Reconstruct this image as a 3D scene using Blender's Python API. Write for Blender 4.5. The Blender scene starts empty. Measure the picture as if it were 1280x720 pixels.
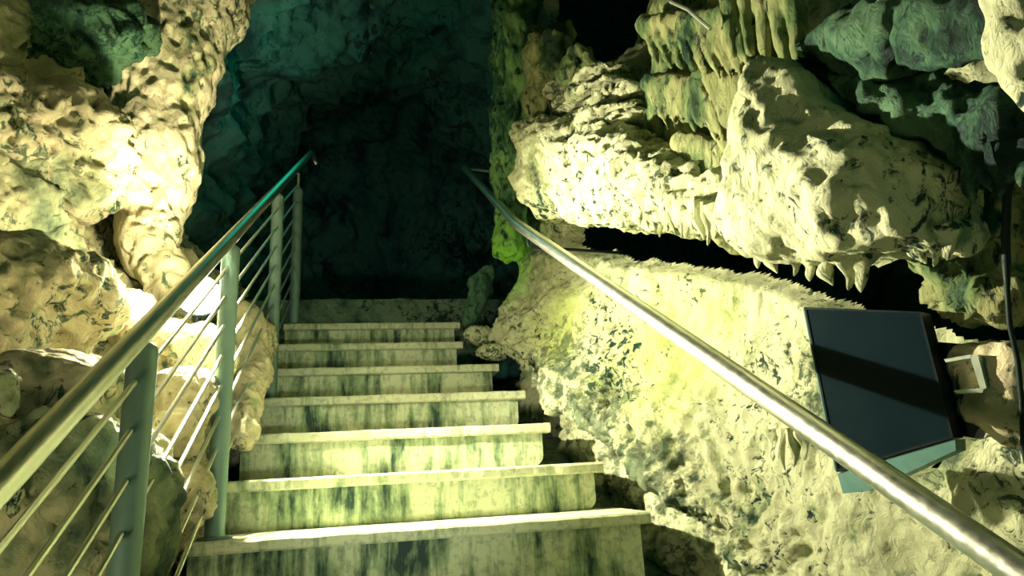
import bpy, math, random
import numpy as np
from mathutils import Vector, Matrix

random.seed(7)
rng = np.random.default_rng(11)
SC = bpy.context.scene
COL = SC.collection

# ------------------------------------------------------------------ camera
FOC, PITCH, ROLL, YAW = 850.0, .2646, -.0542, .2087
EYE = np.array([0.0, 0.0, 1.777])
FW = np.array([math.sin(YAW)*math.cos(PITCH), math.cos(YAW)*math.cos(PITCH), math.sin(PITCH)])
_r0 = np.array([math.cos(YAW), -math.sin(YAW), 0.0])
_u0 = np.cross(_r0, FW)
RT = math.cos(ROLL)*_r0 + math.sin(ROLL)*_u0
UP = -math.sin(ROLL)*_r0 + math.cos(ROLL)*_u0
cd = bpy.data.cameras.new('camera')
cam = bpy.data.objects.new('camera', cd)
COL.objects.link(cam)
cd.sensor_width = 36.0
cd.lens = FOC/1280*36.0
cd.clip_start = .02
m = Matrix.Identity(4)
for i in range(3):
    m[i][0] = RT[i]; m[i][1] = UP[i]; m[i][2] = -FW[i]; m[i][3] = EYE[i]
cam.matrix_world = m
SC.camera = cam

def ray(px, py): return FW + RT*(px-640)/FOC + UP*(360-py)/FOC
def atx(px, py, x): d = ray(px, py); return EYE + d*x/d[0]
def aty(px, py, y): d = ray(px, py); return EYE + d*y/d[1]
# right wall plane  x + .214 y = 1.535 ; off = distance the point stands out from it into the passage
def PW(px, py, off=0.0):
    d = ray(px, py)
    return EYE + d*((1.535-off*1.022)/(d[0]+.214*d[1]))

# ------------------------------------------------------------------ numpy noise
_perm = rng.permutation(256)
_perm = np.concatenate([_perm, _perm, _perm])
_g = rng.normal(size=(256, 3)); _g /= np.linalg.norm(_g, axis=1)[:, None]
_g = _g.astype(np.float32)
def pn(P, s=1.0, seed=0.0):
    Q = np.asarray(P, dtype=np.float32)*np.float32(s) + np.float32(seed*17.31+100.5)
    I = np.floor(Q).astype(np.int64); Fr = (Q-I).astype(np.float32); I &= 255
    Wt = Fr*Fr*Fr*(Fr*(Fr*6-15)+10)
    out = 0
    for a in (0, 1):
        for b in (0, 1):
            for c in (0, 1):
                h = _perm[_perm[_perm[(I[..., 0]+a) & 255]+((I[..., 1]+b) & 255)]+((I[..., 2]+c) & 255)]
                g = _g[h]
                d = g[..., 0]*(Fr[..., 0]-a)+g[..., 1]*(Fr[..., 1]-b)+g[..., 2]*(Fr[..., 2]-c)
                w = (Wt[..., 0] if a else 1-Wt[..., 0])*(Wt[..., 1] if b else 1-Wt[..., 1])*(Wt[..., 2] if c else 1-Wt[..., 2])
                out = out + d*w
    return out*1.5
def fbm(P, s, oct=4, seed=0, gain=.5):
    o = 0; a = 1.0
    for k in range(oct):
        o = o + a*pn(P, s*2.03**k, seed+k*1.7); a *= gain
    return o
def ridged(P, s, oct=4, seed=0, gain=.5):
    o = 0; a = 1.0
    for k in range(oct):
        o = o + a*(1-2*np.abs(pn(P, s*2.07**k, seed+k*2.3))); a *= gain
    return o
def sstep(x, a, b):
    t = np.clip((x-a)/(b-a), 0, 1); return t*t*(3-2*t)

# ------------------------------------------------------------------ mesh helpers
def new_obj(name, verts, faces, mat, parent=None, smooth=True, origin=None):
    """link verts (world coordinates) as one mesh whose origin is `origin`, or the parent's place"""
    v = np.asarray(verts, dtype=np.float64)
    if parent is not None and origin is None:
        origin = WPOS[parent.name]
    if origin is None:
        lo, hi = v.min(0), v.max(0)
        origin = np.array([(lo[0]+hi[0])/2, (lo[1]+hi[1])/2, lo[2]])
    origin = np.asarray(origin, dtype=np.float64)
    me = bpy.data.meshes.new(name)
    f = np.asarray(faces)
    if f.dtype != object and f.ndim == 2:
        n, k = f.shape
        me.vertices.add(len(v)); me.vertices.foreach_set('co', (v-origin).astype(np.float32).ravel())
        me.loops.add(n*k); me.loops.foreach_set('vertex_index', f.astype(np.int32).ravel())
        me.polygons.add(n); me.polygons.foreach_set('loop_start', (np.arange(n)*k).astype(np.int32))
        me.update(calc_edges=True)
    else:
        me.from_pydata([tuple(x) for x in (v-origin)], [], [tuple(x) for x in faces])
    me.validate()
    me.polygons.foreach_set('use_smooth', np.full(len(me.polygons), smooth))
    me.materials.append(mat)
    o = bpy.data.objects.new(name, me)
    COL.objects.link(o)
    if parent is not None:
        o.parent = parent
        o.location = origin-WPOS[parent.name]
    else:
        o.location = origin
    WPOS[o.name] = origin
    return o
WPOS = {}
def empty(name, loc):
    o = bpy.data.objects.new(name, None)
    COL.objects.link(o); o.location = loc; o.empty_display_size = .1
    WPOS[o.name] = np.asarray(loc, dtype=float)
    return o
def tag(o, label=None, cat=None, group=None, kind=None):
    if label: o['label'] = label
    if cat: o['category'] = cat
    if group: o['group'] = group
    if kind: o['kind'] = kind
    return o

class MB:
    """collects closed shapes in world coordinates"""
    def __init__(s): s.v = []; s.f = []
    def add(s, v, f):
        n = len(s.v); s.v += [tuple(p) for p in v]; s.f += [tuple(i+n for i in q) for q in f]; return s
    def box(s, c, size, M=None, bev=.004):
        """bevelled box; M columns = local axes"""
        hx, hy, hz = [q/2 for q in size]; b = min(bev, hx*.9, hy*.9, hz*.9)
        import itertools
        bm = __import__('bmesh').new()
        bmesh = __import__('bmesh')
        vs = {}
        for sx, sy, sz in itertools.product((-1, 1), repeat=3):
            vs[(sx, sy, sz)] = bm.verts.new((sx*hx, sy*hy, sz*hz))
        for ax in range(3):
            for sg in (-1, 1):
                o = [a for a in range(3) if a != ax]
                ring = []
                for p, q in ((-1, -1), (1, -1), (1, 1), (-1, 1)):
                    k = [0, 0, 0]; k[ax] = sg; k[o[0]] = p; k[o[1]] = q; ring.append(vs[tuple(k)])
                bm.faces.new(ring)
        bmesh.ops.recalc_face_normals(bm, faces=bm.faces[:])
        bmesh.ops.bevel(bm, geom=bm.edges[:], offset=b, segments=2, profile=.6, affect='EDGES')
        bm.verts.index_update()
        A = np.array([q.co[:] for q in bm.verts]); fs = [[q.index for q in f.verts] for f in bm.faces]
        bm.free()
        if M is not None: A = A @ np.asarray(M).T
        return s.add(A+np.asarray(c), fs)
    def tube(s, pts, r, n=16, cap=True):
        pts = [np.asarray(p, float) for p in pts]; rr = r if hasattr(r, '__len__') else [r]*len(pts)
        rings = []; ref = None
        for i, p in enumerate(pts):
            t = (pts[min(i+1, len(pts)-1)]-pts[max(i-1, 0)]); t /= np.linalg.norm(t)
            if ref is None:
                ref = np.array([0, 0, 1.]) if abs(t[2]) < .9 else np.array([1., 0, 0])
            a = ref-t*(ref@t); a /= np.linalg.norm(a); b = np.cross(t, a); ref = a
            rings.append([p+rr[i]*(math.cos(2*math.pi*k/n)*a+math.sin(2*math.pi*k/n)*b) for k in range(n)])
        v = [q for rg in rings for q in rg]; f = []
        for i in range(len(pts)-1):
            for k in range(n):
                f.append((i*n+k, i*n+(k+1) % n, (i+1)*n+(k+1) % n, (i+1)*n+k))
        if cap:
            f.append(tuple(range(n))[::-1]); f.append(tuple((len(pts)-1)*n+k for k in range(n)))
        return s.add(v, f)
    def build(s, name, mat, parent=None, smooth=True, origin=None):
        o = new_obj(name, np.array(s.v), np.array(s.f, dtype=object) if len({len(q) for q in s.f}) > 1 else np.array(s.f), mat, parent, smooth, origin)
        if smooth:
            try: o.data.set_sharp_from_angle(angle=math.radians(40))
            except Exception: pass
        return o

def arc(p0, p1, p2, n=6):
    p0, p1, p2 = map(np.asarray, (p0, p1, p2))
    return [(1-t)**2*p0+2*t*(1-t)*p1+t*t*p2 for t in np.linspace(0, 1, n)]

# ------------------------------------------------------------------ implicit rock
def surface_nets(F, org, h):
    S = F < 0
    nx, ny, nz = F.shape
    acc = np.zeros((nx-1, ny-1, nz-1, 3), np.float32); cnt = np.zeros((nx-1, ny-1, nz-1), np.float32)
    off = [(a, b) for a in (0, 1) for b in (0, 1)]
    def sl(a, n, full): return slice(a, a+full-1)
    for ax in range(3):
        o = [q for q in range(3) if q != ax]
        for a, b in off:
            s0 = [None]*3; s1 = [None]*3
            s0[ax] = slice(0, F.shape[ax]-1); s1[ax] = slice(1, F.shape[ax])
            s0[o[0]] = s1[o[0]] = slice(a, a+F.shape[o[0]]-1)
            s0[o[1]] = s1[o[1]] = slice(b, b+F.shape[o[1]]-1)
            f0 = F[tuple(s0)]; f1 = F[tuple(s1)]
            x = (f0 < 0) != (f1 < 0)
            t = np.where(x, f0/np.where(x, f0-f1, 1), 0)
            acc[..., ax] += np.where(x, t, 0); acc[..., o[0]] += np.where(x, a, 0); acc[..., o[1]] += np.where(x, b, 0)
            cnt += x
    act = cnt > 0
    idx = np.full(act.shape, -1, np.int64); idx[act] = np.arange(act.sum())
    ijk = np.argwhere(act)
    V = (ijk+acc[act]/cnt[act][:, None])*h+np.asarray(org)
    faces = []
    for ax in range(3):
        o = [(ax+1) % 3, (ax+2) % 3]
        s0 = [slice(1, None)]*3; s0 = [slice(1, n-1) for n in F.shape]; s0[ax] = slice(0, F.shape[ax]-1)
        s1 = list(s0); s1[ax] = slice(1, F.shape[ax])
        a = S[tuple(s0)]; b = S[tuple(s1)]
        for flip, msk in ((False, a & ~b), (True, ~a & b)):
            q = np.argwhere(msk)
            if not len(q): continue
            q = q+np.array([0 if k == ax else 1 for k in range(3)])
            e0 = np.zeros(3, int); e0[o[0]] = 1; e1 = np.zeros(3, int); e1[o[1]] = 1
            c = [q-e0-e1, q-e1, q, q-e0]
            fi = np.stack([idx[tuple(k.T)] for k in c], 1)
            faces.append(fi[:, ::-1] if flip else fi)
    return V, np.concatenate(faces)

def seg_sd(P, a, b, ra, rb):
    a = np.asarray(a, np.float32); b = np.asarray(b, np.float32)
    d = b-a; t = np.clip(((P-a) @ d)/max(d @ d, 1e-9), 0, 1)
    return np.linalg.norm(P-a-t[..., None]*d, axis=-1)-(ra+(rb-ra)*t)
def ell_sd(P, c, r, M=None):
    Q = P-np.asarray(c, np.float32)
    if M is not None: Q = Q @ np.asarray(M, np.float32)
    r = np.asarray(r, np.float32)
    k0 = np.linalg.norm(Q/r, axis=-1); k1 = np.linalg.norm(Q/(r*r), axis=-1)
    return k0*(k0-1)/np.maximum(k1, 1e-6)
def box_sd(P, c, r, M=None, rd=.03):
    Q = P-np.asarray(c, np.float32)
    if M is not None: Q = Q @ np.asarray(M, np.float32)
    q = np.abs(Q)-(np.asarray(r, np.float32)-rd)
    return np.linalg.norm(np.maximum(q, 0), axis=-1)+np.minimum(q.max(-1), 0)-rd
WN = np.array((.978, .209, 0.)); WT = np.array((-.209, .978, 0.))     # right wall normal and run
def poly_sd(P, pts, th, w):
    """pillow shaped slab: an outline on the right wall with a rounded thickness"""
    pts = np.asarray(pts, np.float32); c0 = float((pts @ WN).mean())
    a = P @ WT.astype(np.float32); b = P[..., 2]; c = P @ WN.astype(np.float32)-c0
    Q = np.stack([pts @ WT, pts[:, 2]], 1); n = len(Q)
    d2 = np.full(a.shape, 1e9, np.float32); ins = np.zeros(a.shape, bool)
    for i in range(n):
        x0, y0 = Q[i]; x1, y1 = Q[(i+1) % n]; ex_, ey_ = x1-x0, y1-y0
        t = np.clip(((a-x0)*ex_+(b-y0)*ey_)/(ex_*ex_+ey_*ey_+1e-9), 0, 1)
        d2 = np.minimum(d2, np.hypot(a-x0-t*ex_, b-y0-t*ey_))
        cr = ((y0 > b) != (y1 > b)) & (a < (x1-x0)*(b-y0)/((y1-y0) if abs(y1-y0) > 1e-9 else 1e-9)+x0)
        ins ^= cr
    d2 = np.where(ins, -d2, d2)
    return np.maximum(d2, np.abs(c)-th*(.25+.75*np.sqrt(np.clip(-d2/w, 0, 1))))*.8
def smin(a, b, k):
    h = np.maximum(k-np.abs(a-b), 0)/k
    return np.minimum(a, b)-h*h*k*.25

def vnormals(V, Fc):
    n = np.cross(V[Fc[:, 2]]-V[Fc[:, 0]], V[Fc[:, 3]]-V[Fc[:, 1]])
    N = np.zeros_like(V)
    for k in range(4): np.add.at(N, Fc[:, k], n)
    return N/np.maximum(np.linalg.norm(N, axis=1), 1e-12)[:, None]

def rough(V, N, amp, s, seed, stretch=1.0, pits=.3):
    """weathered limestone: lumps, ridges and small pits along the normal"""
    Q = V.copy(); Q[:, 2] /= stretch
    d = amp*(.9*fbm(Q, s, 4, seed)+.45*(ridged(Q, s*1.7, 3, seed+5)-.9))
    d -= amp*pits*np.maximum(pn(Q, s*6, seed+9)-.12, 0)*2.2
    return V+N*d[:, None]

def rotz(a): c, s = math.cos(a), math.sin(a); return np.array([[c, -s, 0], [s, c, 0], [0, 0, 1.]])
def rotx(a): c, s = math.cos(a), math.sin(a); return np.array([[1., 0, 0], [0, c, -s], [0, s, c]])
def roty(a): c, s = math.cos(a), math.sin(a); return np.array([[c, 0, s], [0, 1., 0], [-s, 0, c]])

def rock(name, prims, mat, h=.012, k=.06, amp=.03, s=5.0, seed=0, stretch=1.0, pits=.3, parent=None, origin=None):
    lo = np.full(3, 1e9); hi = -lo
    for p in prims:
        if p[0] == 'cap':
            for c, r in ((p[1], p[3]), (p[2], p[4])):
                lo = np.minimum(lo, np.asarray(c)-r); hi = np.maximum(hi, np.asarray(c)+r)
        elif p[0] == 'poly':
            q = np.asarray(p[1]); lo = np.minimum(lo, q.min(0)-p[2]); hi = np.maximum(hi, q.max(0)+p[2])
        else:
            R = float(np.linalg.norm(p[2])) if p[0] == 'box' else float(max(p[2]))
            ext = np.full(3, R) if p[3] is not None else np.asarray(p[2], float)
            lo = np.minimum(lo, np.asarray(p[1])-ext); hi = np.maximum(hi, np.asarray(p[1])+ext)
    lo -= 3*h; hi += 3*h
    n = np.ceil((hi-lo)/h).astype(int)+1
    G = np.stack(np.meshgrid(*[lo[i]+np.arange(n[i])*h for i in range(3)], indexing='ij'), -1).astype(np.float32)
    F = None
    for p in prims:
        d = seg_sd(G, p[1], p[2], p[3], p[4]) if p[0] == 'cap' else poly_sd(G, p[1], p[2], p[3]) if p[0] == 'poly' else (ell_sd if p[0] == 'ell' else box_sd)(G, p[1], p[2], p[3])
        F = d if F is None else smin(F, d, p[5] if len(p) > 5 else k)
    V, Fc = surface_nets(F, lo, h)
    N = vnormals(V, Fc)
    V = rough(V, N, amp, s, seed, stretch, pits)
    return new_obj(name, V, Fc, mat, parent, True, origin)
def cap(a, b, ra, rb, k=None): return ('cap', a, b, ra, rb) + ((k,) if k else ())
def ell(c, r, M=None): return ('ell', c, r, M)
def poly(px, off, th, w=.1): return ('poly', [PW(x, y, off) for x, y in px], th, w)
def bx(c, r, M=None): return ('box', c, r, M)

# ------------------------------------------------------------------ materials
def lk(nt, a, b): nt.links.new(a, b)
def nd(nt, t, **kw):
    n = nt.nodes.new(t)
    for k, v in kw.items(): setattr(n, k, v)
    return n
def ramp(nt, src, stops, interp='LINEAR'):
    r = nd(nt, 'ShaderNodeValToRGB'); cr = r.color_ramp; cr.interpolation = interp
    while len(cr.elements) > 2: cr.elements.remove(cr.elements[-1])
    cr.elements[0].position = stops[0][0]; cr.elements[1].position = stops[-1][0]
    c = lambda q: (q[0], q[1], q[2], 1) if hasattr(q, '__len__') else (q, q, q, 1)
    cr.elements[0].color = c(stops[0][1]); cr.elements[1].color = c(stops[-1][1])
    for p, q in stops[1:-1]:
        e = cr.elements.new(p); e.color = c(q)
    lk(nt, src, r.inputs[0]); return r.outputs[0]
def noise(nt, vec, scale, detail=8, rough_=.6, dist=0.0):
    n = nd(nt, 'ShaderNodeTexNoise'); n.inputs['Scale'].default_value = scale; n.inputs['Detail'].default_value = detail
    n.inputs['Roughness'].default_value = rough_; n.inputs['Distortion'].default_value = dist
    lk(nt, vec, n.inputs['Vector']); return n.outputs[0]
def mixc(nt, fac, a, b, mode='MIX'):
    n = nd(nt, 'ShaderNodeMix', data_type='RGBA', blend_type=mode)
    if hasattr(fac, 'links') or hasattr(fac, 'is_linked'): lk(nt, fac, n.inputs[0])
    else: n.inputs[0].default_value = fac
    for q, i in ((a, 6), (b, 7)):
        if hasattr(q, 'is_linked'): lk(nt, q, n.inputs[i])
        else: n.inputs[i].default_value = (q[0], q[1], q[2], 1)
    return n.outputs[2]
def mth(nt, op, a, b=None, clamp=False):
    n = nd(nt, 'ShaderNodeMath', operation=op, use_clamp=clamp)
    for q, i in ((a, 0), (b, 1)):
        if q is None: continue
        if hasattr(q, 'is_linked'): lk(nt, q, n.inputs[i])
        else: n.inputs[i].default_value = q
    return n.outputs[0]
def base_mat(name):
    mt = bpy.data.materials.new(name); mt.use_nodes = True
    nt = mt.node_tree; b = nt.nodes['Principled BSDF']
    return mt, nt, b
def mapping(nt, vec, sc):
    n = nd(nt, 'ShaderNodeMapping'); n.inputs['Scale'].default_value = sc; lk(nt, vec, n.inputs[0]); return n.outputs[0]

def rock_mat(name, light, mid, dark, cover=.5, scale=6.0, stretch=1.0, bump=.9, rough_=.75, spots=()):
    """limestone: pale calcite, dirty patches and small dark pits; moss = (place, radius, colour) for green tints and painted pit shade"""
    mt, nt, b = base_mat(name)
    geo = nd(nt, 'ShaderNodeNewGeometry'); pos = geo.outputs['Position']
    v = mapping(nt, pos, (1, 1, 1/stretch))
    big = noise(nt, v, scale, 10, .62, .4)
    fine = noise(nt, v, scale*5.5, 9, .7, .8)
    cells = nd(nt, 'ShaderNodeTexVoronoi'); cells.inputs['Scale'].default_value = scale*4; lk(nt, v, cells.inputs['Vector'])
    e = cover
    patch = ramp(nt, big, [(e-.10, dark), (e-.03, mid), (e+.05, light), (1, light)])
    low = noise(nt, v, scale*.55, 4, .6)
    speck = ramp(nt, mth(nt, 'ADD', fine, mth(nt, 'MULTIPLY', mth(nt, 'SUBTRACT', low, .5), .55)), [(.37, 0.0), (.44, 1.0)])
    c = mixc(nt, speck, dark, patch)
    tint = noise(nt, pos, 1.7, 3, .5)
    c = mixc(nt, ramp(nt, tint, [(.42, 0.0), (.62, .55)]), c, mixc(nt, .5, c, mid))
    for (p, r, colr, wob, *fs) in spots:
        d = nd(nt, 'ShaderNodeVectorMath', operation='DISTANCE'); lk(nt, pos, d.inputs[0]); d.inputs[1].default_value = tuple(p)
        w = mth(nt, 'ADD', mth(nt, 'DIVIDE', d.outputs['Value'], r), mth(nt, 'MULTIPLY', mth(nt, 'SUBTRACT', noise(nt, pos, fs[0] if fs else 7, 6, .65), .5), wob))
        msk = ramp(nt, w, [(.45, 1.0), (1.0, 0.0)])
        c = mixc(nt, mth(nt, 'MULTIPLY', mth(nt, 'MULTIPLY', msk, speck), .72), c, colr)
    lk(nt, c, b.inputs['Base Color'])
    b.inputs['Roughness'].default_value = rough_
    b.inputs['Specular IOR Level'].default_value = .25
    hgt = mth(nt, 'ADD', mth(nt, 'MULTIPLY', big, 1.0), mth(nt, 'ADD', mth(nt, 'MULTIPLY', fine, .55), mth(nt, 'MULTIPLY', cells.outputs['Distance'], .12)))
    bp = nd(nt, 'ShaderNodeBump'); bp.inputs['Strength'].default_value = bump; bp.inputs['Distance'].default_value = .045
    lk(nt, hgt, bp.inputs['Height']); lk(nt, bp.outputs[0], b.inputs['Normal'])
    return mt

CREAM = (.77, .81, .46); OLIVE = (.36, .46, .20); DKG = (.012, .05, .035)
LIME = (.42, .80, .02); YEL = (.74, .86, .24)
M = {}
PIT_SHADE = (.02, .07, .04)  # pit shade painted as dark colour, since the beam flattens the relief
pit_shade_right = [(aty(700, 470, 3.15), .26, PIT_SHADE, 4.5, 17), (aty(745, 545, 2.85), .24, PIT_SHADE, 4.5, 17), (aty(800, 600, 2.5), .24, PIT_SHADE, 4.5, 17), (aty(850, 690, 2.25), .24, PIT_SHADE, 4.5, 17),
             (PW(850, 350, .2), .30, (.10, .18, .07), 4.0, 15), (PW(800, 425, .2), .20, (.08, .22, .04), 4.0, 15), (PW(985, 560, .2), .16, PIT_SHADE, 4.0, 20), (PW(1090, 625, .2), .18, PIT_SHADE, 4.2, 20),
             (PW(1230, 600, .2), .2, PIT_SHADE, 4.0, 18), (PW(1010, 690, .2), .2, PIT_SHADE, 4.4, 22)]
greens_right = [(PW(800, 420), .42, YEL, 1.2), (PW(690, 400), .30, YEL, 1.2), (PW(626, 330), .26, (.22, .75, .01), .7),  # mossy yellow-green patches, with one small bright green spot
              (PW(650, 120), .85, (.06, .22, .07), .9), (PW(640, 250), .35, (.25, .5, .08), .9)]
M['bank'] = rock_mat('pale pitted limestone', CREAM, (.50, .58, .28), DKG, .42, 5.0, 1.0, .9, spots=greens_right+pit_shade_right)
M['pale'] = rock_mat('pale calcite rock', CREAM, (.46, .52, .24), DKG, .43, 5.0, 1.4, .9)
M['flow'] = rock_mat('olive flowstone', (.40, .42, .17), (.15, .24, .08), (.008, .04, .025), .48, 6.0, 2.6, .9)
M['green'] = rock_mat('shade toned green limestone', (.10, .21, .10), (.04, .12, .06), (.006, .03, .02), .48, 6.0, 1.5, .8, .6)  # the overhang's shade is put into this dark tone; other rocks share it
M['spots'] = rock_mat('mossy limestone', (.22, .40, .12), (.08, .22, .08), (.008, .04, .025), .49, 5.0, 2.0, .9, spots=((PW(628, 330), .35, (.25, .7, .01), .7),))  # small bright green spot on the mossy rock
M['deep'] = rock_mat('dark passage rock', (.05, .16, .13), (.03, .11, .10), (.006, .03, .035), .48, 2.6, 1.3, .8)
M['pillar'] = rock_mat('cream pillar limestone', (.84, .78, .47), (.54, .56, .28), (.03, .10, .05), .41, 3.6, 1.6, .9)
M['peach'] = rock_mat('peach limestone', (.80, .70, .42), (.46, .50, .26), (.03, .08, .05), .42, 4.0, 1.2, .8)
M['leftwall'] = rock_mat('grey green limestone', (.58, .56, .30), (.28, .34, .18), (.01, .05, .04), .46, 3.2, 1.3, .8)
M['ground'] = rock_mat('damp cave ground', (.25, .33, .2), (.12, .2, .12), (.01, .04, .03), .46, 5, 1, .8)

def concrete(name, light, dark, drip):
    mt, nt, b = base_mat(name)
    geo = nd(nt, 'ShaderNodeNewGeometry'); pos = geo.outputs['Position']
    n1 = noise(nt, mapping(nt, pos, (5.0, 5.0, 2.2)), 1.0, 8, .65, .3)
    n2 = noise(nt, mapping(nt, pos, (26, 26, 3.0)), 1.0, 6, .6, .2)
    n3 = noise(nt, pos, 40, 6, .6)
    w = mth(nt, 'ADD', mth(nt, 'MULTIPLY', n1, .62), mth(nt, 'MULTIPLY', n2, .38))
    c = ramp(nt, w, [(drip-.07, dark), (drip, (light[0]*.45, light[1]*.55, light[2]*.45)), (drip+.07, light), (1, light)])
    c = mixc(nt, ramp(nt, n3, [(.35, .35), (.5, 0.0)]), c, dark)
    lk(nt, c, b.inputs['Base Color']); b.inputs['Roughness'].default_value = .7
    bp = nd(nt, 'ShaderNodeBump'); bp.inputs['Strength'].default_value = .35; bp.inputs['Distance'].default_value = .01
    lk(nt, mth(nt, 'ADD', n3, n1), bp.inputs['Height']); lk(nt, bp.outputs[0], b.inputs['Normal'])
    return mt
M['riser'] = concrete('stained concrete', (.68, .74, .44), (.014, .05, .036), .47)
M['tread'] = concrete('worn tread slab', (.72, .76, .46), (.06, .14, .09), .40)

def metal(name, col, rough_, met=1.0, sc=60):
    mt, nt, b = base_mat(name)
    geo = nd(nt, 'ShaderNodeNewGeometry'); n = noise(nt, geo.outputs['Position'], sc, 5, .6)
    lk(nt, ramp(nt, n, [(.3, tuple(q*.93 for q in col)), (.6, col)]), b.inputs['Base Color'])
    lk(nt, ramp(nt, n, [(.3, rough_*.8), (.7, min(1, rough_*1.25))]), b.inputs['Roughness'])
    b.inputs['Metallic'].default_value = met
    if met == 0: b.inputs['Specular IOR Level'].default_value = .22
    return mt
M['steel'] = metal('brushed stainless tube', (.90, .92, .78), .36)
M['postmetal'] = metal('galvanised post', (.20, .32, .26), .5, .35)
M['rod'] = metal('thin steel bar', (.80, .82, .66), .35, .8)
M['black'] = metal('black enamel', (.005, .013, .016), .4, .0)
M['trim'] = metal('bare cast edge', (.10, .24, .19), .5, .3)
M['glass'] = metal('dark floodlight glass', (.005, .016, .021), .22, .0, 8)
M['bracket'] = metal('zinc bracket', (.62, .70, .55), .4, .6)
M['cable'] = metal('black cable sheath', (.008, .02, .016), .55, .0)
def emis(name, col, st):
    mt, nt, b = base_mat(name)
    n = noise(nt, nd(nt, 'ShaderNodeNewGeometry').outputs['Position'], 30, 2)
    lk(nt, ramp(nt, n, [(0, tuple(q*.95 for q in col)), (1, col)]), b.inputs['Emission Color'])
    b.inputs['Emission Strength'].default_value = st
    b.inputs['Base Color'].default_value = (.9, .85, .7, 1)
    return mt
M['lampglass'] = emis('lit lamp glass', (1.0, .92, .62), 14.0)

# ------------------------------------------------------------------ stairs
TR, RS = .292, .18
def yk(k): return 2.37+(k-1)*TR
def zk(k): return 1.62+(k-1)*RS
def zs(y): return 1.62+(y-2.37)*RS/TR
RIGHT = {0: 1.0, 1: .955, 2: .895, 3: .765, 4: .725, 5: .655, 6: .505, 7: .53}
LEFT = {0: -.57, 1: -.565, 2: -.53, 3: -.53, 4: -.525, 5: -.52, 6: -.52, 7: -.52}
st = tag(empty('staircase', (0.2, yk(1), zk(0)-.17)), 'pale stained concrete staircase climbing between the cave walls', 'staircase')
for k in range(1, 8):
    y, z = yk(k), zk(k)
    L, Rr = LEFT[k], RIGHT[k]
    dep = TR+.10 if k < 7 else 1.4
    rz = RS+.02 if k > 1 else RS+.17
    b = MB()
    # riser block with a rounded right end, built as an extruded outline
    x0, x1 = L+.006, Rr-.035
    nseg = 6; r = .045
    out = [(x0, z-rz), (x1-.012, z-rz)]
    out += [(x1-r+r*math.cos(a), z-rz+.02+r+r*math.sin(a)) for a in np.linspace(-math.pi/2, 0, nseg)]
    out += [(x1, z-.035), (x0, z-.035)]
    nx = 36
    # front face subdivided is not needed: outline prism
    v = [(px, y+.022, pz) for px, pz in out]+[(px, y+dep, pz) for px, pz in out]
    n = len(out)
    f = [tuple(range(n)), tuple(range(2*n-1, n-1, -1))]+[(i, n+i, n+(i+1) % n, (i+1) % n) for i in range(n)]
    b.add(v, f)
    so = b.build('step', M['riser'], st, smooth=False)
    # tread slab with a worn, slightly uneven nosing
    nx = 60; xs = np.linspace(L, Rr, nx)
    prof = [(.022, -.042), (.004, -.040), (0, -.034), (0, -.008), (.006, -.001), (.018, 0), (dep, 0), (dep, -.042)]
    V = []; ny = len(prof)
    for i, x in enumerate(xs):
        wob = .004*float(pn(np.array([x*9, k*3.1, 0.]), 1.0, 3))+.0025*float(pn(np.array([x*30, k*3.1, 0.]), 1.0, 4))
        for j, (py_, pz_) in enumerate(prof):
            V.append((x, y+py_+(wob if j in (1, 2, 3, 4) else 0), z+pz_+(wob*.7 if j in (2, 3, 4) else 0)))
    Fc = [(i*ny+j, i*ny+(j+1) % ny, (i+1)*ny+(j+1) % ny, (i+1)*ny+j) for i in range(nx-1) for j in range(ny)]
    Fc += [tuple(range(ny))[::-1], tuple((nx-1)*ny+j for j in range(ny))]
    MB().add(V, Fc).build('tread_slab', M['tread'], so, smooth=False)

# ------------------------------------------------------------------ left railing
rl = tag(empty('railing', (-.5, 2.45, zs(2.45))), 'steel railing with round posts and thin sloping bars left of the stairs', 'railing')
def rail_z(y): return zs(y)+.97
XR = -.5
pts = [(XR, .45, rail_z(.45))]+[(XR, y, rail_z(y)) for y in np.linspace(1, 5.1, 9)]
pts += arc((XR, 5.25, rail_z(5.25)), (XR, 5.36, rail_z(5.36)), (XR+.03, 5.40, rail_z(5.36)-.09), 5)
MB().tube(pts, .0235, 20).build('top_rail', M['steel'], rl)
PO = [(1.62, -.50, .0), (2.45, -.497, .0), (3.50, -.492, .0), (4.20, -.47, .09)]
for i, (y, x, cut) in enumerate(PO):
    k = [k for k in range(1, 8) if yk(k) <= y][-1] if y >= yk(1) else None
    zb = zk(k)-.004 if k is not None else zs(y)-.06
    zt = rail_z(y)-.03-cut
    b = MB(); w = .031
    b.tube([(x, y, zb), (x, y, zt-.02), (x, y, zt-.008), (x, y, zt)], [w, w, w*.92, w*.6], 20)
    po = b.build('post', M['postmetal'], rl)
    MB().tube([(x, y, zb), (x, y, zb+.008), (x, y, zb+.012)], [.055, .055, .05], 20).build('base_flange', M['postmetal'], po)
    s2 = MB(); s2.tube([(x, y, zt-.02), (x, y, zt+.03+cut*.8), (XR, y+.01, rail_z(y)-.01)], .009, 10)
    s2.build('rail_bracket', M['bracket'], po)
for j in range(8):
    hz = .97-.103*(j+1)
    a = (XR-.004, .45, zs(.45)+hz); e = (XR+.02, 4.22, zs(4.22)+hz)
    MB().tube([a, (XR, 2.45, zs(2.45)+hz), e], .0062, 8).build('bar', M['rod'], rl)

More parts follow.
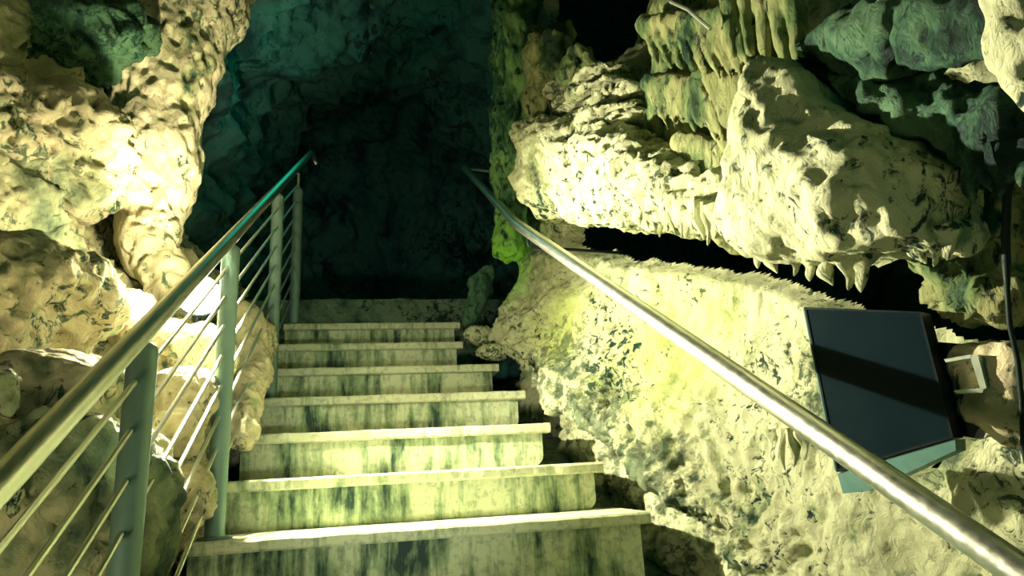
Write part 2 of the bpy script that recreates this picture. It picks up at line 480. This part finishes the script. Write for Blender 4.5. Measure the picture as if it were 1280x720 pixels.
# ------------------------------------------------------------------ right handrail
H0 = np.array((.985, .60, 1.378)); H1 = np.array((.675, 2.978, 2.915)); H2 = np.array((.723, 5.0, 4.165))
d01 = (H1-np.array((.878, .853, 1.605))); d01 /= np.linalg.norm(d01)
H0 = H1-d01*2.85
d12 = (H2-H1)/np.linalg.norm(H2-H1)
hp = [H0]+[H0+(H1-H0)*t for t in (.2, .4, .6, .8, .96)]+arc(H1-d01*.07, H1, H1+d12*.07, 6)+[H1+d12*t for t in (.5, 1.0, 1.6)]+[H2]
hr = tag(empty('handrail', H1), 'round steel handrail fixed along the pale rock wall right of the stairs', 'handrail')
MB().tube(hp, .0255, 24).build('tube', M['steel'], hr)
for P_, w in ((H1-d01*.16, None),):
    if w is None: w = P_+np.array((.46, .05, -.05))
    e = P_+np.array((0.0, 0.0, -.075))
    MB().tube([P_+np.array((0, 0, -.02)), e+np.array((0, 0, .02))]+arc(e+np.array((0, 0, .02)), e, e+np.array((.02, 0, 0)), 4)+[np.array((w[0], w[1], e[2]-.005))], .0075, 10).build('wall_bracket', M['black'], hr)
MB().tube([H2+np.array((-.01, 0, .0)), H2+np.array((.30, .02, -.02))], .012, 12).build('end_bracket', M['bracket'], hr)

# ------------------------------------------------------------------ cave shell
def grid_faces(nu, nv, flip=False):
    i, j = np.meshgrid(np.arange(nu-1), np.arange(nv-1), indexing='ij')
    a = (i*nv+j).ravel(); f = np.stack([a, a+nv, a+nv+1, a+1], 1)
    return f[:, ::-1] if flip else f

def bump2(y, z, c, ry, rz):   # gaussian bump centred at a world point
    return np.exp(-((y-c[1])/ry)**2-((z-c[2])/rz)**2)

# right wall
ny, nz = 560, 470
yy, zz = np.meshgrid(np.linspace(.15, 4.35, ny), np.linspace(.75, 5.0, nz), indexing='ij')
hh = zz-zs(yy)
X = 1.535-.214*yy
X += np.interp(hh, [-1.2, -.04, .04, .3, .55, .75, .95, 1.4, 2.2], [.10, .09, .0, .05, .12, .17, .20, .18, .2])
X -= .10*sstep(yy, 2.65, 3.1)*(1-sstep(hh, .0, .38))*sstep(hh, -.05, .04)
# shadowed undercut below the ledges: follows a sloping line along the wall
gl = [PW(664, 288), PW(760, 306), PW(850, 316), PW(930, 336), PW(985, 372), PW(1060, 368), PW(1180, 352)]
gy = np.array([p[1] for p in gl])[::-1]; gz = np.array([p[2] for p in gl])[::-1]
gzz = np.interp(yy, gy, gz)
# black hollow above, pocket beside the floodlight, and the hollow behind the floodlight
X += .16*bump2(yy, zz, PW(1150, 470), .16, .12)
X += .85*sstep(yy, 3.72, 4.25)
V = np.stack([X, yy, zz], -1).reshape(-1, 3)
Fg = grid_faces(ny, nz, True)
N = vnormals(V, Fg)
lump = .085*fbm(V, 2.0, 3, 2)
V = V+N*lump[:, None]
hv = V[:, 2]-zs(V[:, 1])
V = V+N*(.026*fbm(V, 6.0, 4, 21)+.012*(ridged(V, 9, 3, 23)-.9))[:, None]
edge = 1-sstep(hv, .12, .42)
det = (.35*sstep(fbm(V, 2.4, 2, 31), -.1, .35)+.9*edge)*.026*(ridged(V, 13, 3, 33)-.8)-.05*edge*np.maximum(pn(V, 11, 35)-.15, 0)
V = V+N*det[:, None]
yv_, zv_ = V[:, 1], V[:, 2]
gw = .092+.03*(1-sstep(yv_, 1.45, 1.8))
ga = np.abs(zv_-np.interp(yv_, gy, gz)+.022*fbm(V, 5, 3, 39))/gw+9*(1-sstep(yv_, .85, 1.0))+9*sstep(yv_, 3.25, 3.4)
def hollow(px, py, ry, rz, sd):
    c = PW(px, py, .17); return np.sqrt(((V[:, 1]-c[1])/ry)**2+((V[:, 2]-c[2])/rz)**2)+.35*fbm(V, 3, 2, sd)
ga = np.minimum(ga, hollow(1225, 84, .16, .05, 51))
ga = np.minimum(ga, np.sqrt(((V[:, 1]-2.95)/.62)**2+((V[:, 2]-4.2)/.50)**2)+.25*fbm(V, 3, 2, 50))
ga = np.minimum(ga, hollow(1112, 374, .27, .125, 52))
ga = np.minimum(ga, 1.0*hollow(985, 574, .075, .045, 53))
V[:, 0] += .10*np.exp(-(ga/1.10)**8)
Fg = Fg[(ga[Fg] > .92).any(1)]
new_obj('wall_right', V, Fg, M['bank'], origin=(1.2, 2, 0)); tag(bpy.data.objects['wall_right'], kind='structure')

# far side of the hollow behind the right wall
yy, zz = np.meshgrid(np.linspace(.0, 5.0, 160), np.linspace(.6, 5.6, 160), indexing='ij')
V = np.stack([2.75-.15*yy, yy, zz], -1).reshape(-1, 3); Fg = grid_faces(160, 160, True); N = vnormals(V, Fg)
V = V+N*(.22*fbm(V, 1.4, 4, 91))[:, None]
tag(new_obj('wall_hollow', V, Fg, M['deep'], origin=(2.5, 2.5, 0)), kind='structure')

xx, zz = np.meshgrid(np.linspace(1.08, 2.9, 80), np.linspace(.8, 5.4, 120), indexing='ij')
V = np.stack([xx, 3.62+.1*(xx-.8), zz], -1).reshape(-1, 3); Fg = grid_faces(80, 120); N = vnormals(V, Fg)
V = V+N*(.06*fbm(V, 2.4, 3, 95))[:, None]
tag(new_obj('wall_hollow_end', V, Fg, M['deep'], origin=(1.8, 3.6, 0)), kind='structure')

# left wall : bank beside the stairs rising to the far rock face
ny, nz = 420, 420
yy, zz = np.meshgrid(np.linspace(.2, 4.6, ny), np.linspace(.7, 5.2, nz), indexing='ij')
hh = zz-zs(yy)
A = np.interp(hh, [-1.0, -.15, .0, .2, .42, .62, .9, 1.4, 2.2, 3.2], [.66, .64, .66, .74, .88, 1.06, 1.24, 1.36, 1.4, 1.3])
A += .22*(1-sstep(yy, 1.7, 2.6))
A -= .0*yy
X = -A
X -= .35*sstep(yy, 3.9, 4.5)
V = np.stack([X, yy, zz], -1).reshape(-1, 3)
Fg = grid_faces(ny, nz)
N = vnormals(V, Fg)
V = V+N*(.11*fbm(V, 1.8, 3, 42)+.05*ridged(V, 3.5, 3, 45)-.04)[:, None]
V = rough(V, N, .03, 6, 47, 1.0, .5)
tag(new_obj('wall_left', V, Fg, M['leftwall'], origin=(-1.2, 2, 0)), kind='structure')

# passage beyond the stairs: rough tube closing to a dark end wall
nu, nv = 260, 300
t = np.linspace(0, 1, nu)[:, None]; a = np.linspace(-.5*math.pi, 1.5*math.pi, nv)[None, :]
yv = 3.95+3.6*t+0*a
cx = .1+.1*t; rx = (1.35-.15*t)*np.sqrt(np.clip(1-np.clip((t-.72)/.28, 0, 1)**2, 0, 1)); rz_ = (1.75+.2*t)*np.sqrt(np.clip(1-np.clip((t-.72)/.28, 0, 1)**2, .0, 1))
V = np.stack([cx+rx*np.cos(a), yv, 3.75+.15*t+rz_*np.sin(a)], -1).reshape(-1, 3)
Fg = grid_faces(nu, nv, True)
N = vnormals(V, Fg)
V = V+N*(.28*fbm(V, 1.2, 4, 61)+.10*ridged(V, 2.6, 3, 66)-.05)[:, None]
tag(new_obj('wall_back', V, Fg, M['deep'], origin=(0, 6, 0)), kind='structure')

# roof of the cave
nu, nv = 200, 260
uu, vv = np.meshgrid(np.linspace(-2.2, 2.6, nu), np.linspace(-.5, 6.0, nv), indexing='ij')
V = np.stack([uu, vv, 5.15+.12*vv-.18*(uu-.1)**2], -1).reshape(-1, 3)
Fg = grid_faces(nu, nv, True); N = vnormals(V, Fg)
V = V+N*(.25*fbm(V, 1.3, 4, 71)+.08*ridged(V, 3, 3, 74))[:, None]
tag(new_obj('ceiling', V, Fg, M['green'], origin=(0, 2.5, 5)), kind='structure')
# sloping ground under the flight and flat landing behind the top step
nu, nv = 160, 260
uu, vv = np.meshgrid(np.linspace(-1.8, 1.9, nu), np.linspace(-.4, 8.2, nv), indexing='ij')
Zf = np.where(vv < 4.2, zs(np.maximum(vv, 0.0))-.36, 2.87-0*vv)
Zf = np.minimum(Zf, 2.87)-.30*(np.abs(uu-.1) < .75)*(vv < 4.2)*0
V = np.stack([uu, vv, Zf], -1).reshape(-1, 3)
V[:, 2] += np.where(V[:, 1] < 4.2, .03, .008)*fbm(V, 5, 3, 81)
tag(new_obj('floor', V, grid_faces(nu, nv), M['ground'], origin=(0, 2, 0)), kind='structure')

# ------------------------------------------------------------------ rock formations on the right
def spike(name, top, tip, r, parent, mat, seed):
    """one small stalactite: a tapering fluted drop"""
    top = np.asarray(top); tip = np.asarray(tip); n, mseg = 12, 14
    V = []
    for i in range(mseg+1):
        t = i/mseg; rr = r*(1-t)**.75*(1+.25*math.sin(t*9+seed))+.0015
        c = top+(tip-top)*t+np.array((.006*math.sin(seed+t*5), .006*math.cos(seed*2+t*4), 0))
        for k in range(n):
            a = 2*math.pi*k/n; q = rr*(1+.18*math.sin(3*a+seed))
            V.append(c+np.array((q*math.cos(a), q*math.sin(a), 0)))
    f = [(i*n+k, (i+1)*n+k, (i+1)*n+(k+1) % n, i*n+(k+1) % n) for i in range(mseg) for k in range(n)]
    f += [tuple(range(n)), tuple(mseg*n+k for k in range(n))[::-1]]
    MB().add(V, f).build(name, mat, parent)

# A  layered ledge over the long shadow
tr = [poly([(668, 152), (705, 146), (760, 160), (812, 172), (860, 186), (905, 210), (926, 250), (924, 300), (880, 294), (800, 283), (740, 277), (684, 271), (668, 245)], .06, .17, .10),
      cap(PW(680, 200, .10), PW(900, 250, .12), .09, .08), cap(PW(690, 180, .06), PW(800, 195, .07), .07, .06)]
ledge = rock('rock_ledge', tr, M['pale'], .011, .07, .034, 5.0, 101, .8, .5)
tag(ledge, 'long pale crusted rock ledge above the handrail with a black gap under it', 'rock ledge')
rs = random.Random(3)
for i in range(13):
    x = 800+i*8.3+rs.uniform(-2, 2); l = rs.uniform(28, 46)
    spike('stalactite', PW(x, 238+i*1.6, .20), PW(x+2, 246+i*1.6+l, .19), rs.uniform(.017, .026), ledge, M['pale'], i*1.7)

# B  curtain of fluted flowstone in three tiers
def tier(name, xs, y0, y1, r0, r1, off, seed, parent, mat, slant=0.3, back=.05):
    pr = []
    for i, x in enumerate(xs):
        q0 = y0[0]+(y0[1]-y0[0])*i/(len(xs)-1); q1 = y1[0]+(y1[1]-y1[0])*i/(len(xs)-1)+rs.uniform(-9, 9)
        pr.append(cap(PW(x, q0, off-back), PW(x+slant*(q1-q0), q1, off), r0*rs.uniform(.85, 1.15), r1, .012))
    pr.append(cap(PW(xs[0], y0[0], off-back-.02), PW(xs[-1], y0[1], off-back-.02), r0*1.35, r0*1.35, .03))
    return rock(name, pr, mat, .009, .03, .011, 9.0, seed, 2.6, .3, parent)
fc = tag(empty('flowstone_curtain', PW(870, 200, 0)), 'tall olive curtain of fluted flowstone hanging in tiers above the pale ledge', 'flowstone')
tier('drapery', np.linspace(806, 915, 9), (32, 20), (84, 94), .027, .009, .15, 111, fc, M['flow'], .35)
tier('drapery', np.linspace(813, 880, 7), (104, 108), (152, 170), .026, .008, .16, 112, fc, M['flow'], .38)
tier('drapery', np.linspace(880, 925, 4), (100, 104), (215, 236), .034, .012, .15, 117, fc, M['flow'], .34)
tier('drapery', np.linspace(852, 912, 5), (178, 192), (222, 252), .027, .008, .16, 113, fc, M['flow'], .4)
tier('drapery', np.linspace(908, 990, 5), (-40, -40), (70, 78), .036, .016, .15, 116, fc, M['flow'], .08)
rock('backing', [cap(PW(868, 20, -.17), PW(880, 230, -.15), .17, .19), cap(PW(935, -20, -.12), PW(935, 260, -.08), .15, .15)],
     M['flow'], .014, .06, .035, 5.0, 115, 2.5, .4, fc)

# C  pale wedge-shaped block with a fringe under it
ap = PW(982, 95, .16)
blk = rock('rock_block', [poly([(974, 70), (1003, 84), (1030, 106), (1090, 146), (1150, 184), (1193, 212), (1198, 262), (1194, 312), (1150, 316), (1110, 322), (1086, 318), (1076, 332), (1040, 330),
                                (1010, 322), (960, 320), (926, 298), (932, 240), (945, 180), (958, 110)], .24, .17, .12),
                          cap(PW(985, 120, .30), PW(975, 270, .32), .05, .07), cap(PW(1060, 190, .32), PW(1060, 270, .34), .05, .07)],
           M['pale'], .009, .05, .028, 4.5, 121, 1.2, .35)
tag(blk, 'big pale wedge shaped rock block hanging above the black floodlight', 'rock block')
for i, (x, y, l, r) in enumerate([(945, 300, 40, .022), (965, 310, 36, .024), (990, 318, 30, .02), (1010, 322, 34, .022), (1034, 325, 36, .024), (1058, 318, 48, .03),
                                   (1074, 318, 52, .026), (1150, 300, 34, .022), (1166, 296, 40, .024), (1182, 290, 40, .022)]):
    spike('stalactite', PW(x, y-8, .27), PW(x+4, y+l-4, .265), r, blk, M['pale'], i*2.1)

# D  dark green overhang, top right
oh = tag(empty('rock_overhang', PW(1170, 150, .1)), 'dark green layered rock overhang in the top right corner above the pale block', 'rock overhang')
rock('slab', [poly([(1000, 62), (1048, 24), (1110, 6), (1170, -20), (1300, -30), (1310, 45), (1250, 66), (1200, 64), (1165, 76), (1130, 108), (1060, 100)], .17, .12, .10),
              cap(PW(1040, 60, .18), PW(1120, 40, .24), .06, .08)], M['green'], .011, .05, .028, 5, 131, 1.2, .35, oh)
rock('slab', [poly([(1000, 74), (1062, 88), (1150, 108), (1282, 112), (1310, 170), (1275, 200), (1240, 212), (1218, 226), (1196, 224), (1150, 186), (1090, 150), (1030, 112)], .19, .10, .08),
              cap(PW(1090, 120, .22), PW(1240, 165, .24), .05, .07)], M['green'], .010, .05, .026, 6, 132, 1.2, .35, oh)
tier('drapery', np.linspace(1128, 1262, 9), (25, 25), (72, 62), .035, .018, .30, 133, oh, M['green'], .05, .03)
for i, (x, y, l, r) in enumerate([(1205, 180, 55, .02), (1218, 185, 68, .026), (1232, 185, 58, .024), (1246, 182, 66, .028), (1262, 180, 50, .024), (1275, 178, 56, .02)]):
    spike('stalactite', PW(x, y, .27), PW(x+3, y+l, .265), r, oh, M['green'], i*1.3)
# rock behind the overhang and the cable
rr_ = rock('boulder', [ell(PW(1225, 290, .02), (.12, .16, .12)), ell(PW(1215, 340, .05), (.08, .10, .07)), ell(PW(1200, 370, .05), (.07, .08, .05)), ell(PW(1245, 370, .03), (.09, .11, .06))],
           M['flow'], .010, .03, .03, 9, 141, 1, .6)
tag(rr_, 'knobbly greenish boulder below the dark overhang, behind the hanging black cable', 'boulder')
# E  bright column cut by the right edge
cl = rock('rock_column', [cap(PW(1300, -120, .42), PW(1296, 60, .42), .075, .06), cap(PW(1296, 60, .42), PW(1300, 150, .40), .06, .02)], M['pale'], .009, .03, .02, 7, 151, 2, .4)
tag(cl, 'bright pale hanging rock column cut off at the right edge', 'rock column')
# tan slab right of the floodlight
ts = rock('rock_slab', [bx(PW(1246, 482, .04), (.05, .075, .085), rotz(.2)@rotx(.15)), ell(PW(1262, 500, .04), (.05, .07, .10))], M['peach'], .008, .03, .012, 8, 161, 1, .3)
tag(ts, 'smooth tan rock slab beside the floodlight bracket at the right edge', 'rock slab')

# G  pinnacle and thin fins left of the curtain
pin = rock('rock_pinnacle', [ell(PW(700, 72, .04), (.11, .15, .14)), ell(PW(722, 84, .08), (.08, .10, .09)), cap(PW(684, 60, -.05), PW(688, 170, -.02), .10, .12), cap(PW(730, 88, .06), PW(738, 96, .06), .04, .02)],
           M['flow'], .014, .08, .06, 5, 171, 1.3, .5)
tag(pin, 'rounded green rock pinnacle at the mouth of the black hollow', 'rock pinnacle')
fin = tag(empty('rock_shelves', PW(760, 160, 0)), 'stack of thin wavy rock shelves between the pinnacle and the flowstone curtain', 'rock shelf')
for i, (x, y, w) in enumerate([(755, 106, .16), (750, 122, .2), (765, 138, .2), (760, 153, .22), (775, 168, .2)]):
    p = PW(x, y, .02)
    rock('shelf', [ell(p, (.15, w, .022), rotz(.2)@rotx(.12*((i % 2)*2-1))), ell(PW(x-45+20*(i % 2), y+6, .0), (.13, w*.7, .024), rotz(.2))], M['pale'], .012, .03, .03, 7, 180+i, .7, .3, fin)
bk = rock('shelf_backing', [cap(PW(700, 140, -.1), PW(800, 150, -.1), .14, .16)], M['flow'], .016, .05, .04, 6, 188, 1, .4, fin)

mc = rock('rock_column', [cap(PW(640, -90, -.02), PW(641, 150, .0), .14, .12), cap(PW(641, 150, .0), PW(640, 300, .0), .12, .11), cap(PW(652, 40, .0), PW(655, 200, .02), .10, .08)],
          M['spots'], .012, .06, .045, 5, 155, 2.0, .6)
tag(mc, 'mossy green rock column at the right edge of the dark passage', 'rock column')
pf = tag(empty('rock_fringe', PW(985, 560, .1)), 'row of tiny stalactites in the small dark pocket under the handrail', 'stalactite')
for i, (x, l) in enumerate([(966, 40), (978, 52), (990, 48), (1004, 40)]):
    spike('stalactite', PW(x, 536, .15), PW(x+2, 536+l, .15), .017, pf, M['pale'], i*1.9)
# small leaning slab at the foot of the dark passage, rubble beside the top steps
ls = rock('leaning_slab', [cap(aty(588, 398, 4.02), aty(600, 358, 4.05), .055, .075), cap(aty(600, 358, 4.05), aty(612, 340, 4.05), .07, .05)], M['green'], .010, .03, .02, 7, 191)
tag(ls, 'small dark leaning rock beside the top step', 'rock')
rub = [(600, 418, 3.85, .075, 'flat pale stone at the right end of the sixth step'), (612, 440, 3.62, .06, 'small pale stone in the crevice by the fifth step')]
for i, (x, y, d, r, lab) in enumerate(rub):
    o = rock('stone', [ell(aty(x, y, d), (r*1.3, r, r*.75)), ell(aty(x+8, y+4, d), (r*.8, r, r*.6))], M['pale'] if i < 2 else M['green'], .008, .03, .018, 9, 195+i)
    tag(o, lab, 'stone')

# ------------------------------------------------------------------ rock formations on the left
pil = rock('rock_pillar', [cap(aty(190, 300, 3.15), aty(190, 190, 3.3), .12, .20), cap(aty(190, 190, 3.3), aty(215, 80, 3.4), .2, .24), cap(aty(215, 80, 3.4), aty(265, -60, 3.5), .22, .30),
                           cap(aty(160, 150, 3.3), aty(200, 10, 3.4), .12, .18), cap(aty(185, 300, 3.12), aty(215, 390, 3.0), .12, .07)], M['pillar'], .012, .08, .045, 3.6, 201, 1.7, .6)
tag(pil, 'bright cream rock pillar leaning above the lit lamp on the left', 'rock pillar')
def lb(name, lab, prims, mat, seed, amp=.04, h=.013, s=5, k=.06):
    o = rock(name, prims, mat, h, k, amp, s, seed, 1, .5); tag(o, lab, 'boulder'); return o
lb('boulder', 'broad peach boulder left of the bright pillar at the left edge',
   [ell(aty(60, 190, 2.9), (.34, .35, .26), rotz(-.3)), ell(aty(-20, 170, 2.7), (.3, .3, .25)), ell(aty(95, 230, 2.9), (.2, .25, .14))], M['peach'], 211, .07, .015, 3.5)
lb('boulder', 'dark green rock mass in the top left corner above the peach boulder',
   [ell(aty(40, 40, 3.1), (.5, .4, .3)), ell(aty(110, 60, 3.3), (.25, .3, .2))], M['green'], 212, .09, .018, 3)
lb('boulder', 'rounded peach boulder behind the railing at mid height on the left edge',
   [ell(aty(40, 370, 2.35), (.26, .3, .17)), ell(aty(-20, 400, 2.2), (.2, .3, .2))], M['peach'], 213, .05, .014, 4)
lb('boulder', 'low cream boulder under the lit lamp, behind the railing',
   [ell(aty(215, 440, 2.75), (.18, .2, .13)), ell(aty(150, 400, 2.8), (.16, .2, .12)), ell(aty(250, 455, 2.75), (.12, .15, .1))], M['peach'], 214, .035, .012, 5)
lb('boulder', 'angular rock block with a bright lower rim behind the first bars on the left',
   [bx(aty(98, 492, 1.95), (.12, .14, .085), rotz(-.3)@roty(.25)), ell(aty(70, 470, 1.98), (.13, .15, .07))], M['peach'], 215, .014, .008, 6, .03)
lb('boulder', 'large brown green boulder low behind the bars in the bottom left corner',
   [ell(aty(90, 620, 1.85), (.22, .26, .2)), ell(aty(20, 660, 1.8), (.2, .25, .2)), ell(aty(140, 690, 1.85), (.14, .2, .16))], M['leftwall'], 216, .03, .012, 5)
lb('boulder', 'pale rock between the two nearest railing posts, jutting beside the stairs',
   [ell(aty(215, 540, 2.35), (.10, .16, .085)), ell(aty(228, 500, 2.45), (.12, .15, .09)), ell(aty(240, 620, 2.3), (.07, .12, .1))], M['peach'], 217, .03, .010, 6)
lb('boulder', 'cream rock glowing between the second and third railing posts',
   [cap(aty(300, 540, 2.75), aty(318, 430, 3.3), .07, .10), ell(aty(300, 420, 3.2), (.1, .16, .16))], M['peach'], 218, .03, .011, 6)
for i, (x, y, d, lab) in enumerate([(8, 600, 1.55, 'small white chalky stone at the lower left edge behind the bars'), (3, 480, 1.7, 'tiny white stone at the left edge beside the top rail')]):
    tag(rock('stone', [ell(aty(x, y, d), (.028, .03, .035)), ell(aty(x+8, y+25, d), (.018, .02, .03))], M['pale'], .006, .015, .012, 14, 221+i), lab, 'stone')

# ------------------------------------------------------------------ lit lamp on the left
LP = aty(248, 370, 2.70)
lam = tag(empty('lamp', LP), 'glaring round cave lamp shining behind the railing', 'lamp')
dirn = np.array((.30, -.9, .12)); dirn /= np.linalg.norm(dirn)
b = MB()
b.tube([LP-dirn*.10, LP-dirn*.085, LP-dirn*.02, LP+dirn*.012], [.03, .05, .076, .086], 28); b.build('housing', M['black'], lam)
rg = MB()
ref = np.array([0, 0, 1.]); a_ = ref-dirn*(ref@dirn); a_ /= np.linalg.norm(a_); b_ = np.cross(dirn, a_)
V = []; n = 32
for i in range(6):
    t = i/5*math.pi/2
    for k in range(n):
        q = 2*math.pi*k/n
        V.append(LP+dirn*(.014+.035*math.sin(t))+(a_*math.cos(q)+b_*math.sin(q))*.080*max(math.cos(t), .02))
f = [(i*n+k, i*n+(k+1) % n, (i+1)*n+(k+1) % n, (i+1)*n+k) for i in range(5) for k in range(n)]+[tuple(range(n))[::-1], tuple(5*n+k for k in range(n))]
rg.add(V, f).build('glass', M['lampglass'], lam)
MB().tube([LP-dirn*.06+np.array((0, 0, -.05)), LP-dirn*.06+np.array((-.0, .02, -.16)), LP+np.array((-.03, .1, -.25))], .012, 10).build('stand', M['black'], lam)

# ------------------------------------------------------------------ black floodlight on the right
c0, c1, c3 = PW(1006, 384, .19), PW(1152, 390, .13), PW(1047, 590, .19)
en = np.cross(c1-c0, c3-c0); en /= np.linalg.norm(en)
def onface(px, py):
    d = ray(px, py); return EYE+d*(((c0-EYE)@en)/(d@en))
c2 = onface(1193, 547)
en = -en if en@(EYE-c0) < 0 else en      # towards the viewer
fcx = (c0+c1+c2+c3)/4
def fpt(u, v, n=0.0):                     # place on the tapered face, u and v from -1 to 1
    a, b_ = (u+1)/2, (1-v)/2
    return (c0*(1-a)+c1*a)*(1-b_)+(c3*(1-a)+c2*a)*b_+en*n
def slab(mb, u0, u1, v0, v1, n0, n1, t0=1.0):
    cu, cv = (u0+u1)/2, (v0+v1)/2
    v = [fpt(u, w, n1) for u, w in ((u0, v0), (u1, v0), (u1, v1), (u0, v1))]
    v += [fpt(cu+(u-cu)*t0, cv+(w-cv)*t0, n0) for u, w in ((u0, v0), (u1, v0), (u1, v1), (u0, v1))]
    mb.add(v, [(0, 1, 2, 3), (7, 6, 5, 4)]+[(i, i+4, (i+1) % 4+4, (i+1) % 4) for i in range(4)])
fl = tag(empty('floodlight', fcx), 'unlit square black floodlight fixed to the pale rock wall behind the handrail', 'floodlight')
b = MB()
slab(b, -1, 1, -1, 1, -.045, 0); slab(b, -.96, .96, -.96, .96, -.11, -.045, .6)
for i in range(7): slab(b, (i-3)*.18-.015, (i-3)*.18+.015, -.7, .7, -.125, -.05)
for u0, u1, v0, v1 in ((-1, -.965, -1, 1), (.965, 1, -1, 1), (-.965, .965, .97, 1), (-.965, .965, -1, -.97)): slab(b, u0, u1, v0, v1, 0, .005)
b.build('case', M['black'], fl, smooth=False)
g = MB(); slab(g, -.962, .962, -.967, .967, .0, .003); g.build('glass', M['glass'], fl, smooth=False)
e_ = MB(); lo_ = [onface(1047, 592), onface(1194, 549), onface(1195, 563), onface(1087, 613), onface(1054, 617)]
e_.add([p+en*.001 for p in lo_]+[p-en*.05 for p in lo_], [tuple(range(5)), tuple(range(9, 4, -1))]+[(i, i+5, (i+1) % 5+5, (i+1) % 5) for i in range(5)])
e_.build('lower_edge', M['trim'], fl, smooth=False)
e2 = MB(); slab(e2, -1.035, -1.01, -.98, .98, -.012, .002); slab(e2, -1.075, -1.05, -.98, .98, -.03, -.016); slab(e2, -1.05, -1.0, -1, 1, -.04, -.02)
e2.build('side_edge', M['trim'], fl, smooth=False)
br = MB()
def plate(mb, pts, n0, n1):
    q = [onface(*p) for p in pts]; k = len(q)
    mb.add([p+en*n1 for p in q]+[p+en*n0 for p in q], [tuple(range(k)), tuple(range(2*k-1, k-1, -1))]+[(i, i+k, (i+1) % k+k, (i+1) % k) for i in range(k)])
plate(br, [(1212, 444), (1222, 443), (1233, 485), (1226, 488)], -.045, .0)
plate(br, [(1180, 449), (1214, 443), (1216, 447), (1182, 453)], -.045, .0)
plate(br, [(1192, 488), (1230, 485), (1228, 491), (1196, 492)], -.045, .0)
plate(br, [(1216, 452), (1224, 450), (1228, 475), (1222, 477)], -.12, -.04)
br.build('bracket', M['bracket'], fl, smooth=False)
pb = MB(); plate(pb, [(1160, 425), (1195, 428), (1226, 500), (1205, 548), (1190, 545)], -.10, -.05); pb.build('shadow_plate', M['black'], fl, smooth=False)  # black plate standing in for the shadow right of the floodlight case

# ------------------------------------------------------------------ cables
cb = MB()
pth = [PW(1279, 170, .16), PW(1270, 205, .17), PW(1259, 240, .18), PW(1257, 300, .17), PW(1259, 360, .16), PW(1262, 405, .15), PW(1272, 450, .13), PW(1277, 500, .12), PW(1279, 560, .11), PW(1292, 620, .1)]
P2 = []
for i in range(len(pth)-1):
    for t in (0, .5): P2.append(pth[i]*(1-t)+pth[i+1]*t)
P2.append(pth[-1])
rad = [.0075 if 3 <= i <= 7 else .0048 for i in range(len(P2))]
cb.tube(P2, rad, 10)
tag(cb.build('cable', M['cable']), 'black cable hanging down the rock at the right edge', 'cable')
c2_ = MB().tube([PW(838, 2, .16), PW(860, 12, .18), PW(888, 36, .19), PW(893, 40, .15)], .006, 8)
tag(c2_.build('wire', M['rod']), 'thin pale wire crossing the top of the flowstone curtain', 'wire')

# ------------------------------------------------------------------ light
W = bpy.data.worlds.new('world'); SC.world = W; W.use_nodes = True
bg = W.node_tree.nodes['Background']; bg.inputs[0].default_value = (.0, .40, .27, 1); bg.inputs[1].default_value = .085
def light(name, typ, loc, energy, col, tgt=None, **kw):
    d = bpy.data.lights.new(name, typ); d.energy = energy; d.color = col
    for k, v in kw.items(): setattr(d, k, v)
    o = bpy.data.objects.new(name, d); COL.objects.link(o); o.location = loc
    if tgt is not None:
        o.rotation_euler = (Vector(tgt)-Vector(loc)).to_track_quat('-Z', 'Y').to_euler()
    return o
light('lamp_beam', 'SPOT', LP+np.array((.055, -.03, -.01)), 560, (1, .92, .70), LP+np.array((1.5, -1.25, -.62)), spot_size=math.radians(142), spot_blend=.7, shadow_soft_size=.025)
light('stair_fill', 'SPOT', (.0, .1, 1.45), 60, (.94, 1, .80), (.12, 3.3, 2.3), spot_size=math.radians(38), spot_blend=.8, shadow_soft_size=.08)  # unseen fill added low by the camera to lift the risers
light('lamp_light', 'POINT', LP+dirn*.09+np.array((-.03, 0, .03)), 26, (1, .86, .58), shadow_soft_size=.04)
light('lamp_up', 'SPOT', LP+np.array((-.04, -.10, .10)), 70, (1, .88, .60), aty(205, 90, 3.35), spot_size=math.radians(58), spot_blend=.7, shadow_soft_size=.04)
light('left_fill', 'POINT', (-.80, .62, 1.10), 14, (1, .88, .58), shadow_soft_size=.1)  # unseen fill added outside the railing to lift the lower left rocks
light('passage_fill', 'POINT', (-.45, 4.5, 4.6), 4.0, (0, .62, .42), shadow_soft_size=.3)  # unseen teal fill added so the passage rock stays readable

SC.cycles.diffuse_bounces = 1
SC.cycles.max_bounces = 6
vs = SC.view_settings
SC.display_settings.display_device = 'sRGB'
vs.view_transform = 'Standard'; vs.look = 'None'; vs.gamma = 1.0; vs.exposure = 0.48
vs.use_curve_mapping = False
